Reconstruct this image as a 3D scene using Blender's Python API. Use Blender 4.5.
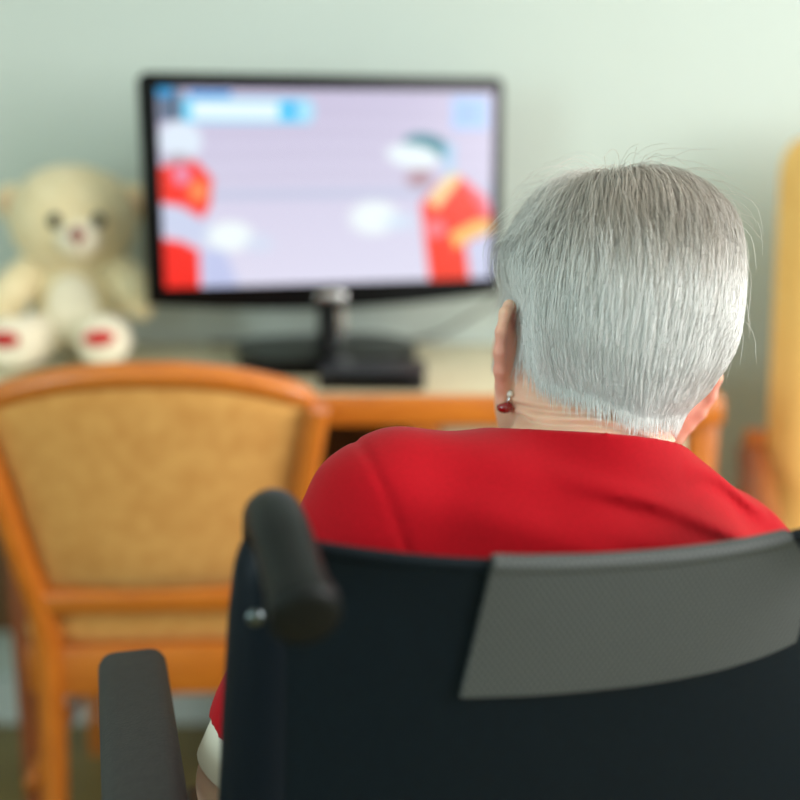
import bpy, bmesh, math, random
import numpy as np
from mathutils import Vector, Matrix, Euler

for o in list(bpy.data.objects):
    bpy.data.objects.remove(o, do_unlink=True)
scene = bpy.context.scene
COL = scene.collection
random.seed(5)
rng = np.random.default_rng(7)
R = math.radians

# ------------------------------------------------------------------ camera
CAM_H = 1.10
PITCH = R(12.5)
FPX = 1150.0
cam_d = bpy.data.cameras.new('camera')
cam_d.sensor_width = 36.0
cam_d.lens = FPX / 800.0 * 36.0
cam_d.clip_start = 0.02
cam_d.dof.use_dof = True
cam_d.dof.focus_distance = 0.865
cam_d.dof.aperture_fstop = 1.95
cam = bpy.data.objects.new('camera', cam_d)
COL.objects.link(cam)
cam.location = (0, 0, CAM_H)
cam.rotation_euler = (R(90) - PITCH, 0, 0)
scene.camera = cam

# ------------------------------------------------------------------ world, lights, exposure
w = bpy.data.worlds.new('world')
scene.world = w
w.use_nodes = True
w.node_tree.nodes['Background'].inputs[0].default_value = (0.75, 0.85, 1.0, 1)
w.node_tree.nodes['Background'].inputs[1].default_value = 0.6


def area(name, loc, rot, sx, sy, power, col):
    l = bpy.data.lights.new(name, 'AREA')
    l.shape = 'RECTANGLE'
    l.size, l.size_y, l.energy, l.color = sx, sy, power, col
    o = bpy.data.objects.new(name, l)
    COL.objects.link(o)
    o.location, o.rotation_euler = loc, rot
    return o


# daylight entering by the window of the right wall and by the window of the left wall, behind the camera
area('window_light_right', (2.04, 0.10, 1.55), (0, R(90), 0), 1.3, 2.2, 88, (1.0, 0.97, 0.955))
area('window_light_left', (-1.94, -0.80, 1.5), (0, R(-90), 0), 1.3, 1.4, 37, (0.72, 0.96, 1.0))
vs = scene.view_settings
vs.view_transform = 'Standard'
vs.look = 'None'
vs.gamma = 1.0
vs.use_curve_mapping = False
vs.exposure = 0.0


# ------------------------------------------------------------------ materials
def s2l(c):
    return tuple(((x / 255) / 12.92 if x / 255 <= 0.04045 else ((x / 255 + 0.055) / 1.055) ** 2.4) for x in c)


def mat(name, col, rough=0.5, metal=0.0, col2=None, nscale=8.0, stretch=(1, 1, 1), detail=4.0,
        bump=0.0, bscale=200.0, bstretch=(1, 1, 1), sheen=0.0, coat=0.0, sss=0.0, spec=0.5, band=None, ramp=(0.3, 0.7), bdist=0.001):
    m = bpy.data.materials.new(name)
    m.use_nodes = True
    nt = m.node_tree
    b = nt.nodes['Principled BSDF']
    c1 = (*s2l(col), 1)
    b.inputs['Base Color'].default_value = c1
    b.inputs['Roughness'].default_value = rough
    b.inputs['Metallic'].default_value = metal
    b.inputs['Specular IOR Level'].default_value = spec
    b.inputs['Sheen Weight'].default_value = sheen
    b.inputs['Coat Weight'].default_value = coat
    b.inputs['Coat Roughness'].default_value = 0.25
    if sss:
        b.inputs['Subsurface Weight'].default_value = sss
        b.inputs['Subsurface Radius'].default_value = (0.9, 0.25, 0.12)
        b.inputs['Subsurface Scale'].default_value = 0.008
    tc = nt.nodes.new('ShaderNodeTexCoord')
    if col2 is not None:
        mp = nt.nodes.new('ShaderNodeMapping')
        mp.inputs['Scale'].default_value = stretch
        n = nt.nodes.new('ShaderNodeTexNoise')
        n.inputs['Scale'].default_value = nscale
        n.inputs['Detail'].default_value = detail
        n.inputs['Distortion'].default_value = 0.4
        r = nt.nodes.new('ShaderNodeValToRGB')
        r.color_ramp.elements[0].position = ramp[0]
        r.color_ramp.elements[1].position = ramp[1]
        r.color_ramp.elements[0].color = (*s2l(col2), 1)
        r.color_ramp.elements[1].color = c1
        nt.links.new(tc.outputs['Object'], mp.inputs['Vector'])
        nt.links.new(mp.outputs['Vector'], n.inputs['Vector'])
        nt.links.new(n.outputs['Fac'], r.inputs['Fac'])
        nt.links.new(r.outputs['Color'], b.inputs['Base Color'])
    if bump:
        mp2 = nt.nodes.new('ShaderNodeMapping')
        mp2.inputs['Scale'].default_value = bstretch
        n2 = nt.nodes.new('ShaderNodeTexNoise')
        n2.inputs['Scale'].default_value = bscale
        n2.inputs['Detail'].default_value = 3
        bp = nt.nodes.new('ShaderNodeBump')
        bp.inputs['Strength'].default_value = bump
        bp.inputs['Distance'].default_value = bdist
        nt.links.new(tc.outputs['Object'], mp2.inputs['Vector'])
        nt.links.new(mp2.outputs['Vector'], n2.inputs['Vector'])
        nt.links.new(n2.outputs['Fac'], bp.inputs['Height'])
        nt.links.new(bp.outputs['Normal'], b.inputs['Normal'])
    return m


def attr_mat(name, rough, spec=0.5, emit=0.0, sss=0.0, bump=0.0, bscale=300, bstretch=(1, 1, 1)):
    m = mat(name, (128, 128, 128), rough, spec=spec, sss=sss, bump=bump, bscale=bscale, bstretch=bstretch)
    nt = m.node_tree
    a = nt.nodes.new('ShaderNodeAttribute')
    a.attribute_name = 'Col'
    b = nt.nodes['Principled BSDF']
    if emit:
        nt.links.new(a.outputs['Color'], b.inputs['Emission Color'])
        b.inputs['Emission Strength'].default_value = emit
        b.inputs['Base Color'].default_value = (0.01, 0.01, 0.01, 1)
    else:
        nt.links.new(a.outputs['Color'], b.inputs['Base Color'])
    return m


M = {}
M['wall'] = mat('wall_paint', (198, 209, 202), 0.9, col2=(194, 205, 198), nscale=2.0, bump=0.12, bscale=160)
M['ceiling'] = mat('ceiling_paint', (235, 235, 230), 0.9)
M['floor'] = mat('vinyl_floor', (138, 124, 74), 0.45, col2=(122, 108, 62), nscale=9, bump=0.05, bscale=120)
M['skirting'] = mat('skirting_paint', (206, 216, 214), 0.5)
M['wood'] = mat('orange_beech', (212, 122, 34), 0.34, col2=(188, 100, 24), nscale=14, stretch=(1.5, 12, 1.5), coat=0.25, bump=0.04, bscale=90)
M['wood_v'] = mat('orange_beech_upright', (212, 122, 34), 0.34, col2=(188, 100, 24), nscale=14, stretch=(12, 12, 1.2), coat=0.25)
M['wood_h'] = mat('orange_beech_rail', (214, 124, 36), 0.34, col2=(190, 102, 26), nscale=14, stretch=(1.2, 12, 12), coat=0.25)
M['wood_dark'] = mat('red_brown_wood', (158, 84, 44), 0.4, col2=(134, 66, 32), nscale=12, stretch=(10, 10, 1.4), coat=0.2)
M['panel_brown'] = mat('brown_laminate', (124, 92, 62), 0.5, col2=(106, 76, 50), nscale=10, stretch=(9, 9, 1))
M['laminate'] = mat('cream_laminate', (224, 212, 178), 0.4, col2=(218, 204, 168), nscale=6)
M['drawer'] = mat('cream_drawer', (232, 222, 186), 0.45)
M['fabric_gold'] = mat('gold_upholstery', (222, 164, 86), 0.85, col2=(204, 142, 66), nscale=38, detail=5, sheen=0.2, bump=0.25, bscale=700)
M['fabric_yellow'] = mat('yellow_upholstery', (255, 204, 118), 0.85, col2=(250, 194, 106), nscale=30, sheen=0.2, bump=0.2, bscale=600)
M['black_gloss'] = mat('black_gloss_plastic', (8, 8, 9), 0.28, spec=0.18)
M['black_satin'] = mat('black_satin_plastic', (20, 21, 22), 0.42)
M['silver'] = mat('silver_metal', (205, 205, 205), 0.25, metal=1.0)
M['chrome'] = mat('chrome_tube', (190, 192, 195), 0.18, metal=1.0)
M['frame_paint'] = mat('dark_frame_paint', (36, 40, 44), 0.35, metal=0.4)
M['dark_metal'] = mat('dark_steel', (96, 104, 106), 0.3, metal=1.0)
M['grip'] = mat('black_rubber_grip', (15, 18, 18), 0.42, bump=0.15, bscale=500, spec=0.2)
M['sling'] = mat('black_nylon_sling', (11, 23, 30), 0.5, col2=(9, 18, 24), nscale=300, bump=0.3, bscale=1500, sheen=0.0, spec=0.12)
M['sleeve'] = mat('black_vinyl_sleeve', (10, 19, 27), 0.42, bump=0.2, bscale=90, spec=0.12)
M['foam'] = mat('armrest_foam', (50, 50, 48), 0.72, col2=(42, 42, 41), nscale=160, bump=0.5, bscale=420, bdist=0.0012)
M['rubber'] = mat('grey_rubber', (50, 50, 52), 0.8)
M['shirt'] = mat('red_jersey', (174, 0, 20), 0.8, col2=(166, 0, 17), nscale=260, sheen=0.06, bump=0.25, bscale=1100, bdist=0.0006, spec=0.15)
M['cuff'] = mat('white_jersey', (226, 218, 200), 0.85, bump=0.2, bscale=900)
M['trousers'] = mat('navy_trousers', (34, 38, 52), 0.85, bump=0.2, bscale=500)
M['shoe'] = mat('black_leather_shoe', (26, 24, 24), 0.4)
M['skin'] = attr_mat('skin', 0.5, spec=0.35, sss=0.35, bump=0.35, bscale=90, bstretch=(1, 1, 6))
M['hair'] = attr_mat('silver_hair', 0.38, spec=0.85)
hn = M['hair'].node_tree
tl = hn.nodes.new('ShaderNodeBsdfTranslucent'); mx = hn.nodes.new('ShaderNodeMixShader'); mx.inputs[0].default_value = 0.12
hn.links.new([n for n in hn.nodes if n.type == 'ATTRIBUTE'][0].outputs['Color'], tl.inputs['Color'])
hn.links.new(hn.nodes['Principled BSDF'].outputs[0], mx.inputs[1]); hn.links.new(tl.outputs[0], mx.inputs[2])
hn.links.new(mx.outputs[0], hn.nodes['Material Output'].inputs['Surface'])
M['hair_base'] = mat('hair_underlayer', (240, 240, 236), 0.8, col2=(206, 205, 200), nscale=260, stretch=(1, 1, 0.15))
M['bead'] = mat('red_bead', (140, 8, 14), 0.12, coat=0.6)
M['pearl'] = mat('pearl_stud', (225, 222, 212), 0.2, coat=0.4)
M['plush'] = mat('cream_plush', (246, 230, 188), 0.95, col2=(236, 216, 168), nscale=40, sheen=0.5, bump=0.8, bscale=260, bdist=0.004)
M['plush_ear'] = mat('peach_plush', (226, 190, 150), 0.95, sheen=0.4, bump=0.6, bscale=260, bdist=0.003)
M['plush_white'] = mat('white_plush', (244, 234, 208), 0.95, sheen=0.5, bump=0.7, bscale=260, bdist=0.003)
M['plush_red'] = mat('red_plush', (190, 4, 14), 0.85)
M['nose'] = mat('pink_brown_nose', (146, 72, 68), 0.5)
M['eye'] = mat('dark_bead_eye', (34, 40, 34), 0.15)
M['eyeball'] = mat('eye_white', (232, 228, 220), 0.15)
M['iris'] = mat('blue_grey_iris', (70, 88, 100), 0.15)
M['screen'] = attr_mat('tv_screen', 0.25, emit=1.0)
M['window_frame'] = mat('white_window_frame', (238, 238, 236), 0.4)
M['cable'] = mat('grey_cable', (88, 80, 74), 0.5)
gl = mat('window_glass', (255, 255, 255), 0.0)
gl.node_tree.nodes['Principled BSDF'].inputs['Transmission Weight'].default_value = 1.0
M['glass'] = gl

# woven grey mesh for the patch on the wheelchair back
pm = mat('grey_mesh_cloth', (122, 124, 122), 0.55, spec=0.4)
nt = pm.node_tree
b = nt.nodes['Principled BSDF']
tc = nt.nodes.new('ShaderNodeTexCoord')
ck = []
for ang in (35, -35):
    mp = nt.nodes.new('ShaderNodeMapping')
    mp.inputs['Rotation'].default_value = (0, R(ang), 0)
    wv = nt.nodes.new('ShaderNodeTexWave')
    wv.bands_direction = 'X'
    wv.inputs['Scale'].default_value = 92
    wv.inputs['Distortion'].default_value = 0.3
    nt.links.new(tc.outputs['Object'], mp.inputs['Vector'])
    nt.links.new(mp.outputs['Vector'], wv.inputs['Vector'])
    ck.append(wv)
mu = nt.nodes.new('ShaderNodeMath')
mu.operation = 'MULTIPLY'
nt.links.new(ck[0].outputs['Fac'], mu.inputs[0])
nt.links.new(ck[1].outputs['Fac'], mu.inputs[1])
rp = nt.nodes.new('ShaderNodeValToRGB')
rp.color_ramp.elements[0].color = (*s2l((75, 79, 78)), 1)
rp.color_ramp.elements[1].color = (*s2l((27, 31, 31)), 1)
bp = nt.nodes.new('ShaderNodeBump')
bp.inputs['Strength'].default_value = 0.4
bp.inputs['Distance'].default_value = 0.0006
bp.invert = True
nt.links.new(mu.outputs[0], rp.inputs['Fac'])
nt.links.new(rp.outputs['Color'], b.inputs['Base Color'])
nt.links.new(mu.outputs[0], bp.inputs['Height'])
nt.links.new(bp.outputs['Normal'], b.inputs['Normal'])
M['patch'] = pm


# ------------------------------------------------------------------ object helpers
def link(name, me, m, parent=None, smooth=True):
    if m is not None:
        me.materials.append(M[m] if isinstance(m, str) else m)
    o = bpy.data.objects.new(name, me)
    COL.objects.link(o)
    if parent is not None:
        o.parent = parent
    if smooth:
        me.polygons.foreach_set('use_smooth', [True] * len(me.polygons))
    return o


def tag(o, label=None, cat=None, group=None, kind=None):
    if label: o['label'] = label
    if cat: o['category'] = cat
    if group: o['group'] = group
    if kind: o['kind'] = kind
    return o


def thing(name, label, cat, loc=(0, 0, 0), rz=0.0, group=None):
    o = bpy.data.objects.new(name, None)
    COL.objects.link(o)
    o.location = loc
    o.rotation_euler = (0, 0, rz)
    o.empty_display_size = 0.05
    return tag(o, label, cat, group)


class MB:
    """collects shapes, builds one mesh"""
    def __init__(s):
        s.bm = bmesh.new()

    def box(s, c, d, bev=0.0, seg=2, rot=None):
        r = bmesh.ops.create_cube(s.bm, size=1.0)
        vs_ = r['verts']
        bmesh.ops.scale(s.bm, vec=d, verts=vs_)
        if bev:
            es = list({e for v in vs_ for e in v.link_edges})
            rr = bmesh.ops.bevel(s.bm, geom=es, offset=bev, segments=seg, profile=0.5, affect='EDGES')
            vs_ = list({v for f in rr['faces'] for v in f.verts} | {v for v in vs_ if v.is_valid})
        mt = Matrix.Translation(c)
        if rot is not None:
            mt = mt @ Euler(rot).to_matrix().to_4x4()
        bmesh.ops.transform(s.bm, matrix=mt, verts=vs_)
        return s

    def tube(s, pts, rad, n=12, cap=True, flat=1.0, up=None, smooth=0):
        pts = [Vector(p) for p in pts]
        if not isinstance(rad, (list, tuple)):
            rad = [rad] * len(pts)
        if smooth:
            P2, R2 = [], []
            for i in range(len(pts) - 1):
                p0 = pts[max(i - 1, 0)]; p1 = pts[i]; p2 = pts[i + 1]; p3 = pts[min(i + 2, len(pts) - 1)]
                for k in range(smooth):
                    t = k / smooth
                    P2.append(0.5 * ((2 * p1) + (p2 - p0) * t + (2 * p0 - 5 * p1 + 4 * p2 - p3) * t * t + (3 * p1 - p0 - 3 * p2 + p3) * t ** 3))
                    R2.append(rad[i] * (1 - t) + rad[i + 1] * t)
            P2.append(pts[-1]); R2.append(rad[-1])
            pts, rad = P2, R2
        rings = []
        prev = None
        for i, p in enumerate(pts):
            a = pts[max(i - 1, 0)]; c = pts[min(i + 1, len(pts) - 1)]
            t = (c - a).normalized()
            if prev is None:
                u = Vector(up) if up else (Vector((0, 0, 1)) if abs(t.z) < 0.9 else Vector((1, 0, 0)))
            else:
                u = prev
            u = (u - t * u.dot(t)).normalized()
            prev = u
            v = t.cross(u)
            rings.append([s.bm.verts.new(p + u * (math.cos(q) * rad[i] * flat) + v * (math.sin(q) * rad[i]))
                          for q in [2 * math.pi * k / n for k in range(n)]])
        for a, c in zip(rings, rings[1:]):
            for k in range(n):
                s.bm.faces.new((a[k], a[(k + 1) % n], c[(k + 1) % n], c[k]))
        if cap:
            s.bm.faces.new(rings[0][::-1])
            s.bm.faces.new(rings[-1])
        return s

    def ell(s, c, r, rot=None, seg=24):
        rr = bmesh.ops.create_uvsphere(s.bm, u_segments=seg, v_segments=seg // 2 + 2, radius=1.0)
        mt = Matrix.Translation(c)
        if rot is not None:
            mt = mt @ Euler(rot).to_matrix().to_4x4()
        mt = mt @ Matrix.Diagonal((*r, 1))
        bmesh.ops.transform(s.bm, matrix=mt, verts=rr['verts'])
        return s

    def torus(s, c, Rr, r, axis='x', n=40, m=10):
        ring = []
        for i in range(n):
            a = 2 * math.pi * i / n
            row = []
            for k in range(m):
                q = 2 * math.pi * k / m
                rad = Rr + r * math.cos(q)
                p = (r * math.sin(q), rad * math.cos(a), rad * math.sin(a))
                if axis == 'z': p = (p[1], p[2], p[0])
                row.append(s.bm.verts.new(Vector(c) + Vector(p)))
            ring.append(row)
        for i in range(n):
            for k in range(m):
                s.bm.faces.new((ring[i][k], ring[(i + 1) % n][k], ring[(i + 1) % n][(k + 1) % m], ring[i][(k + 1) % m]))
        return s

    def prism(s, outline, depth, bev=0.0, plane='xz'):
        """outline of 2D points extruded by depth about 0; plane xz (depth along y) or xy (depth along z)"""
        def P3(a, b, d):
            return Vector((a, d, b)) if plane == 'xz' else Vector((a, b, d))
        f = [s.bm.verts.new(P3(a, b, -depth / 2)) for a, b in outline]
        g = [s.bm.verts.new(P3(a, b, depth / 2)) for a, b in outline]
        n = len(outline)
        fs = [s.bm.faces.new(f), s.bm.faces.new(g[::-1])]
        for k in range(n):
            fs.append(s.bm.faces.new((f[k], g[k], g[(k + 1) % n], f[(k + 1) % n])))
        if bev:
            es = list({e for q in fs[:2] for e in q.edges})
            bmesh.ops.bevel(s.bm, geom=es, offset=bev, segments=3, profile=0.5, affect='EDGES')
        return s

    def build(s, name, m, parent=None, smooth=True, angle=35):
        bmesh.ops.recalc_face_normals(s.bm, faces=s.bm.faces)
        if smooth:
            for e in s.bm.edges:
                if len(e.link_faces) == 2 and e.calc_face_angle(0) > R(angle):
                    e.smooth = False
        me = bpy.data.meshes.new(name)
        s.bm.to_mesh(me)
        s.bm.free()
        return link(name, me, m, parent, smooth)


def mesh_np(name, V, F):
    """V (n,3), F (m,k) -> mesh"""
    V = np.asarray(V, np.float32); F = np.asarray(F, np.int32)
    me = bpy.data.meshes.new(name)
    me.vertices.add(len(V)); me.vertices.foreach_set('co', V.ravel())
    k = F.shape[1]
    me.loops.add(F.size); me.loops.foreach_set('vertex_index', F.ravel())
    me.polygons.add(len(F))
    me.polygons.foreach_set('loop_start', np.arange(0, F.size, k, dtype=np.int32))
    me.update(calc_edges=True)
    return me


def set_col(me, C):
    a = me.color_attributes.new('Col', 'FLOAT_COLOR', 'POINT')
    C4 = np.ones((len(C), 4), np.float32)
    C4[:, :3] = C
    a.data.foreach_set('color', C4.ravel())


def struct(o):
    o['kind'] = 'structure'
    return o


# ------------------------------------------------------------------ the room
XL, XR, YB, YF, ZC = -2.0, 2.1, 2.06, -2.2, 2.5
struct(MB().box(((XL + XR) / 2, (YB + YF) / 2, -0.05), (XR - XL + 0.4, YB - YF + 0.4, 0.1)).build('floor', 'floor', smooth=False))
struct(MB().box(((XL + XR) / 2, (YB + YF) / 2, ZC + 0.05), (XR - XL + 0.4, YB - YF + 0.4, 0.1)).build('ceiling', 'ceiling', smooth=False))
struct(MB().box(((XL + XR) / 2, YB + 0.06, ZC / 2), (XR - XL + 0.4, 0.12, ZC)).build('wall_back', 'wall', smooth=False))
struct(MB().box(((XL + XR) / 2, YF - 0.06, ZC / 2), (XR - XL + 0.4, 0.12, ZC)).build('wall_front', 'wall', smooth=False))


def wall_hole(name, axis, pos, a0, a1, h0, h1, z0, z1):
    m = MB()
    segs = [(a0, h0, 0, ZC), (h1, a1, 0, ZC), (h0, h1, 0, z0), (h0, h1, z1, ZC)]
    for (p, q, u, v) in segs:
        if axis == 'x':
            m.box((pos, (p + q) / 2, (u + v) / 2), (0.12, q - p, v - u))
        else:
            m.box(((p + q) / 2, pos, (u + v) / 2), (q - p, 0.12, v - u))
    return struct(m.build(name, 'wall', smooth=False))


wall_hole('wall_right', 'x', XR + 0.06, YF, YB, -1.00, 1.20, 0.90, 2.20)
wall_hole('wall_left', 'x', XL - 0.06, YF, YB, -1.50, -0.10, 0.85, 2.15)


def window(name, axis, pos, h0, h1, z0, z1):
    m = MB()
    t = 0.05
    mid = (h0 + h1) / 2
    hh = z1 - z0 - 2 * t
    bars = [((h0 + t / 2), (z0 + z1) / 2, t, hh), ((h1 - t / 2), (z0 + z1) / 2, t, hh), (mid, (z0 + z1) / 2, t, hh),
            (mid, z0 + t / 2, h1 - h0, t), (mid, z1 - t / 2, h1 - h0, t)]
    for (u, z, du, dz) in bars:
        if axis == 'x':
            m.box((pos, u, z), (0.05, du, dz))
        else:
            m.box((u, pos, z), (du, 0.05, dz))
    o = struct(m.build(name, 'window_frame', smooth=False))
    for (u0, u1) in ((h0 + t, mid - t / 2), (mid + t / 2, h1 - t)):
        c = ((u0 + u1) / 2, (z0 + z1) / 2)
        g = MB()
        if axis == 'x':
            g.box((pos, c[0], c[1]), (0.006, u1 - u0, z1 - z0 - 2 * t))
        else:
            g.box((c[0], pos, c[1]), (u1 - u0, 0.006, z1 - z0 - 2 * t))
        g.build('pane', 'glass', o, smooth=False)
    return o


window('window_1', 'x', XR + 0.06, -1.00, 1.20, 0.90, 2.20)
window('window_2', 'x', XL - 0.06, -1.50, -0.10, 0.85, 2.15)
struct(MB().box(((XL + XR) / 2, YB - 0.007, 0.05), (XR - XL, 0.014, 0.10), 0.004).build('baseboard_back', 'skirting', smooth=False))
struct(MB().box((XL + 0.007, (YB + YF) / 2, 0.05), (0.014, YB - YF - 0.03, 0.10), 0.004).build('baseboard_left', 'skirting', smooth=False))
struct(MB().box((XR - 0.007, (YB + YF) / 2, 0.05), (0.014, YB - YF - 0.03, 0.10), 0.004).build('baseboard_right', 'skirting', smooth=False))

# ------------------------------------------------------------------ desk along the back wall
DZ, DF, DBK = 0.75, 1.60, 2.045
DX0, DX1 = -1.05, 0.465
dk = thing('desk', 'long cream-topped desk with orange wood edging against the pale wall', 'desk', (0, 0, 0))
MB().box(((DX0 + DX1) / 2, (DF + DBK) / 2 + 0.01, DZ - 0.0125), (DX1 - DX0 - 0.03, DBK - DF - 0.02, 0.025), 0.002).build('desk_top', 'laminate', dk)
MB().box(((DX0 + DX1) / 2, DF + 0.012, DZ - 0.0225), (DX1 - DX0, 0.024, 0.045), 0.008).build('front_edging', 'wood_h', dk)
MB().box((DX1 - 0.009, (DF + DBK) / 2 + 0.012, DZ - 0.0225), (0.018, DBK - DF - 0.026, 0.045), 0.006).build('side_edging', 'wood', dk)
MB().box((DX0 + 0.009, (DF + DBK) / 2 + 0.012, DZ - 0.0225), (0.018, DBK - DF - 0.026, 0.045), 0.006).build('side_edging', 'wood', dk)
for x in (DX0 + 0.03, -0.565, 0.035, DX1 - 0.024):
    MB().box((x, DF + 0.035, (DZ - 0.046) / 2), (0.042, 0.042, DZ - 0.046), 0.006).build('leg', 'wood_v' if x > 0 else 'wood_dark', dk)  # left front legs: shade under the desk put into a darker wood colour
for x in (DX0 + 0.03, DX1 - 0.024):
    MB().box((x, DBK - 0.03, (DZ - 0.046) / 2), (0.042, 0.042, DZ - 0.046), 0.006).build('leg', 'wood_v', dk)
MB().box(((DX0 + 0.0) / 2, DBK - 0.05, 0.46), (-DX0 - 0.06, 0.018, 0.48), 0.002).build('back_panel', 'panel_brown', dk)
# drawer pedestal on the right
MB().box((0.237, 1.83, 0.40), (0.355, 0.40, 0.60), 0.004).build('drawer_carcass', 'laminate', dk)
for z0, z1 in ((0.515, 0.690), (0.320, 0.505), (0.115, 0.310)):
    d = MB().box((0.237, 1.622, (z0 + z1) / 2), (0.352, 0.018, z1 - z0), 0.004).build('drawer', 'drawer', dk)
    MB().tube([(0.187, 1.612, (z0 + z1) / 2), (0.190, 1.594, (z0 + z1) / 2), (0.284, 1.594, (z0 + z1) / 2), (0.287, 1.612, (z0 + z1) / 2)], 0.005, 8).build('handle', 'silver', d)

# ------------------------------------------------------------------ television
tv = thing('television', 'black flat television showing two players in red, on the desk', 'television', (-0.114, 1.842, DZ), R(15))
TW, TH = 0.572, 0.352
TZ = 0.103
# bezel with a curved lower edge
def tv_outline(w_, z0, z1, sag, r=0.010):
    out = []
    for k in range(25):
        u = -1 + 2 * k / 24
        out.append((u * w_ / 2, z0 - sag * (1 - u * u)))
    out += [(w_ / 2, z1 - r), (w_ / 2 - r, z1), (-w_ / 2 + r, z1), (-w_ / 2, z1 - r)]
    return out
m = MB().prism(tv_outline(TW, TZ + 0.008, TZ + TH, 0.016), 0.034, 0.004)
cab = m.build('cabinet', 'black_gloss', tv)
MB().box((0, 0.040, TZ + 0.18), (0.42, 0.05, 0.25), 0.02, 3).build('rear_housing', 'black_satin', tv)
# the picture
NX, NY = 260, 160
SX0, SX1, SZ0, SZ1 = -0.259, 0.268, TZ + 0.033, TZ + TH - 0.022
U, Vv = np.meshgrid(np.linspace(0, 1, NX), np.linspace(0, 1, NY))
PX = 158 + 332 * U; PY = 88 + 202 * (1 - Vv)
# ten-pixel wide soft edges as in any broadcast still
img = np.zeros((NY, NX, 3))
def lin(c): return np.array(s2l(c))
g = np.clip((PY - 88) / 202, 0, 1)[..., None]
img[:] = lin((204, 196, 224)) * (1 - g) + lin((226, 224, 244)) * g
st = (0.5 + 0.5 * np.sin(PY / 3.4 + 0.4 * np.sin(PX / 40)))[..., None] * (PY[..., None] < 200)
img = img * (1 - 0.06 * st)
def paint(mask, c, a=1.0):
    global img
    k = (np.clip(mask, 0, 1) * a)[..., None]
    img = img * (1 - k) + lin(c) * k
def ellm(cx, cy, rx, ry, soft=0.25, rot=0):
    ca, sa = math.cos(R(rot)), math.sin(R(rot))
    dx, dy = PX - cx, PY - cy
    x, y = dx * ca + dy * sa, -dx * sa + dy * ca
    return (1 - np.sqrt((x / rx) ** 2 + (y / ry) ** 2)) / soft + 0.5
def rectm(x0, x1, y0, y1, s=2.0):
    return np.minimum(np.minimum(PX - x0, x1 - PX), np.minimum(PY - y0, y1 - PY)) / s
def polym(pts, s=2.0):
    d = np.full(PX.shape, 1e9)
    ins = np.zeros(PX.shape, bool)
    n = len(pts)
    for i in range(n):
        (ax, ay), (bx_, by) = pts[i], pts[(i + 1) % n]
        ex, ey = bx_ - ax, by - ay
        t = np.clip(((PX - ax) * ex + (PY - ay) * ey) / (ex * ex + ey * ey), 0, 1)
        d = np.minimum(d, np.hypot(PX - ax - t * ex, PY - ay - t * ey))
        c = ((ay > PY) != (by > PY)) & (PX < ex * (PY - ay) / (ey if ey else 1e-9) + ax)
        ins ^= c
    return np.where(ins, d, -d) / s + 0.5
paint(rectm(150, 500, 188, 202, 5), (190, 200, 226), 0.7)
paint(rectm(156, 184, 86, 124, 6), (60, 92, 120), 0.9)
paint(ellm(164, 92, 10, 6), (40, 150, 210))
paint(rectm(187, 228, 90, 98), (0, 146, 226))
paint(rectm(180, 304, 97, 123), (96, 214, 255))
paint(rectm(188, 274, 99, 121, 4), (236, 252, 255))
paint(rectm(280, 288, 101, 117), (0, 170, 240))
paint(ellm(298, 110, 9, 11, 0.4), (170, 230, 255))
paint(rectm(444, 486, 92, 130, 5), (168, 206, 255))
paint(rectm(452, 474, 104, 118, 5), (150, 170, 255), 0.6)
# left player
paint(ellm(178, 140, 20, 19, 0.3), (226, 238, 252))
paint(ellm(176, 160, 12, 8, 0.4), (150, 120, 130), 0.6)
paint(polym([(156, 166), (192, 160), (207, 178), (204, 206), (194, 222), (172, 208), (156, 202)], 4), (252, 48, 34))
paint(ellm(178, 174, 8, 10, 0.5), (240, 140, 170))
paint(ellm(193, 191, 9, 11, 0.5), (255, 140, 80))
paint(polym([(156, 204), (176, 206), (214, 232), (208, 250), (176, 240), (156, 230)], 6), (206, 214, 240))
paint(polym([(156, 238), (176, 242), (192, 252), (192, 294), (156, 294)], 4), (252, 40, 28))
paint(polym([(194, 252), (216, 250), (230, 294), (194, 294)], 6), (196, 204, 240))
paint(ellm(222, 238, 22, 15, 0.5), (244, 254, 255))
paint(ellm(250, 246, 14, 10, 0.8), (214, 226, 246), 0.7)
# right player
paint(polym([(414, 206), (436, 184), (456, 178), (480, 200), (490, 226), (490, 244), (462, 250), (468, 294), (424, 294), (418, 244)], 4), (252, 56, 30))
paint(polym([(456, 178), (484, 200), (492, 226), (484, 226), (472, 204)], 4), (255, 110, 130), 0.8)
paint(polym([(464, 250), (490, 236), (492, 294), (472, 294)], 5), (208, 212, 240))
paint(polym([(446, 240), (474, 226), (490, 226), (490, 238), (468, 244), (452, 256)], 4), (255, 204, 110))
paint(polym([(422, 204), (432, 190), (448, 172), (456, 180), (444, 196), (432, 212)], 4), (255, 226, 160))
paint(ellm(430, 234, 10, 9, 0.5), (255, 130, 140))
paint(ellm(413, 180, 14, 10, 0.7), (176, 132, 140), 0.85)
paint(ellm(420, 146, 24, 13, 0.3, 12), (44, 134, 150))
paint(ellm(406, 156, 27, 12, 0.35, 8), (238, 250, 255))
paint(rectm(436, 452, 140, 178, 6), (160, 214, 244), 0.8)
paint(ellm(366, 221, 24, 17, 0.6), (244, 254, 255))
paint(ellm(392, 226, 16, 8, 0.9), (214, 232, 250), 0.8)
xs_ = np.linspace(SX0, SX1, NX); zs_ = np.linspace(SZ0, SZ1, NY)
XX, ZZ = np.meshgrid(xs_, zs_)
Vt = np.stack([XX, np.full_like(XX, -0.0176), ZZ], -1).reshape(-1, 3)
ii = np.arange(NY * NX).reshape(NY, NX)
Fq = np.stack([ii[:-1, :-1], ii[:-1, 1:], ii[1:, 1:], ii[1:, :-1]], -1).reshape(-1, 4)
me = mesh_np('screen', Vt, Fq)
set_col(me, img.reshape(-1, 3))
scr = link('screen', me, 'screen', tv)
scr['label'] = 'lit screen with two blurred players in red shirts and white caps'
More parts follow.
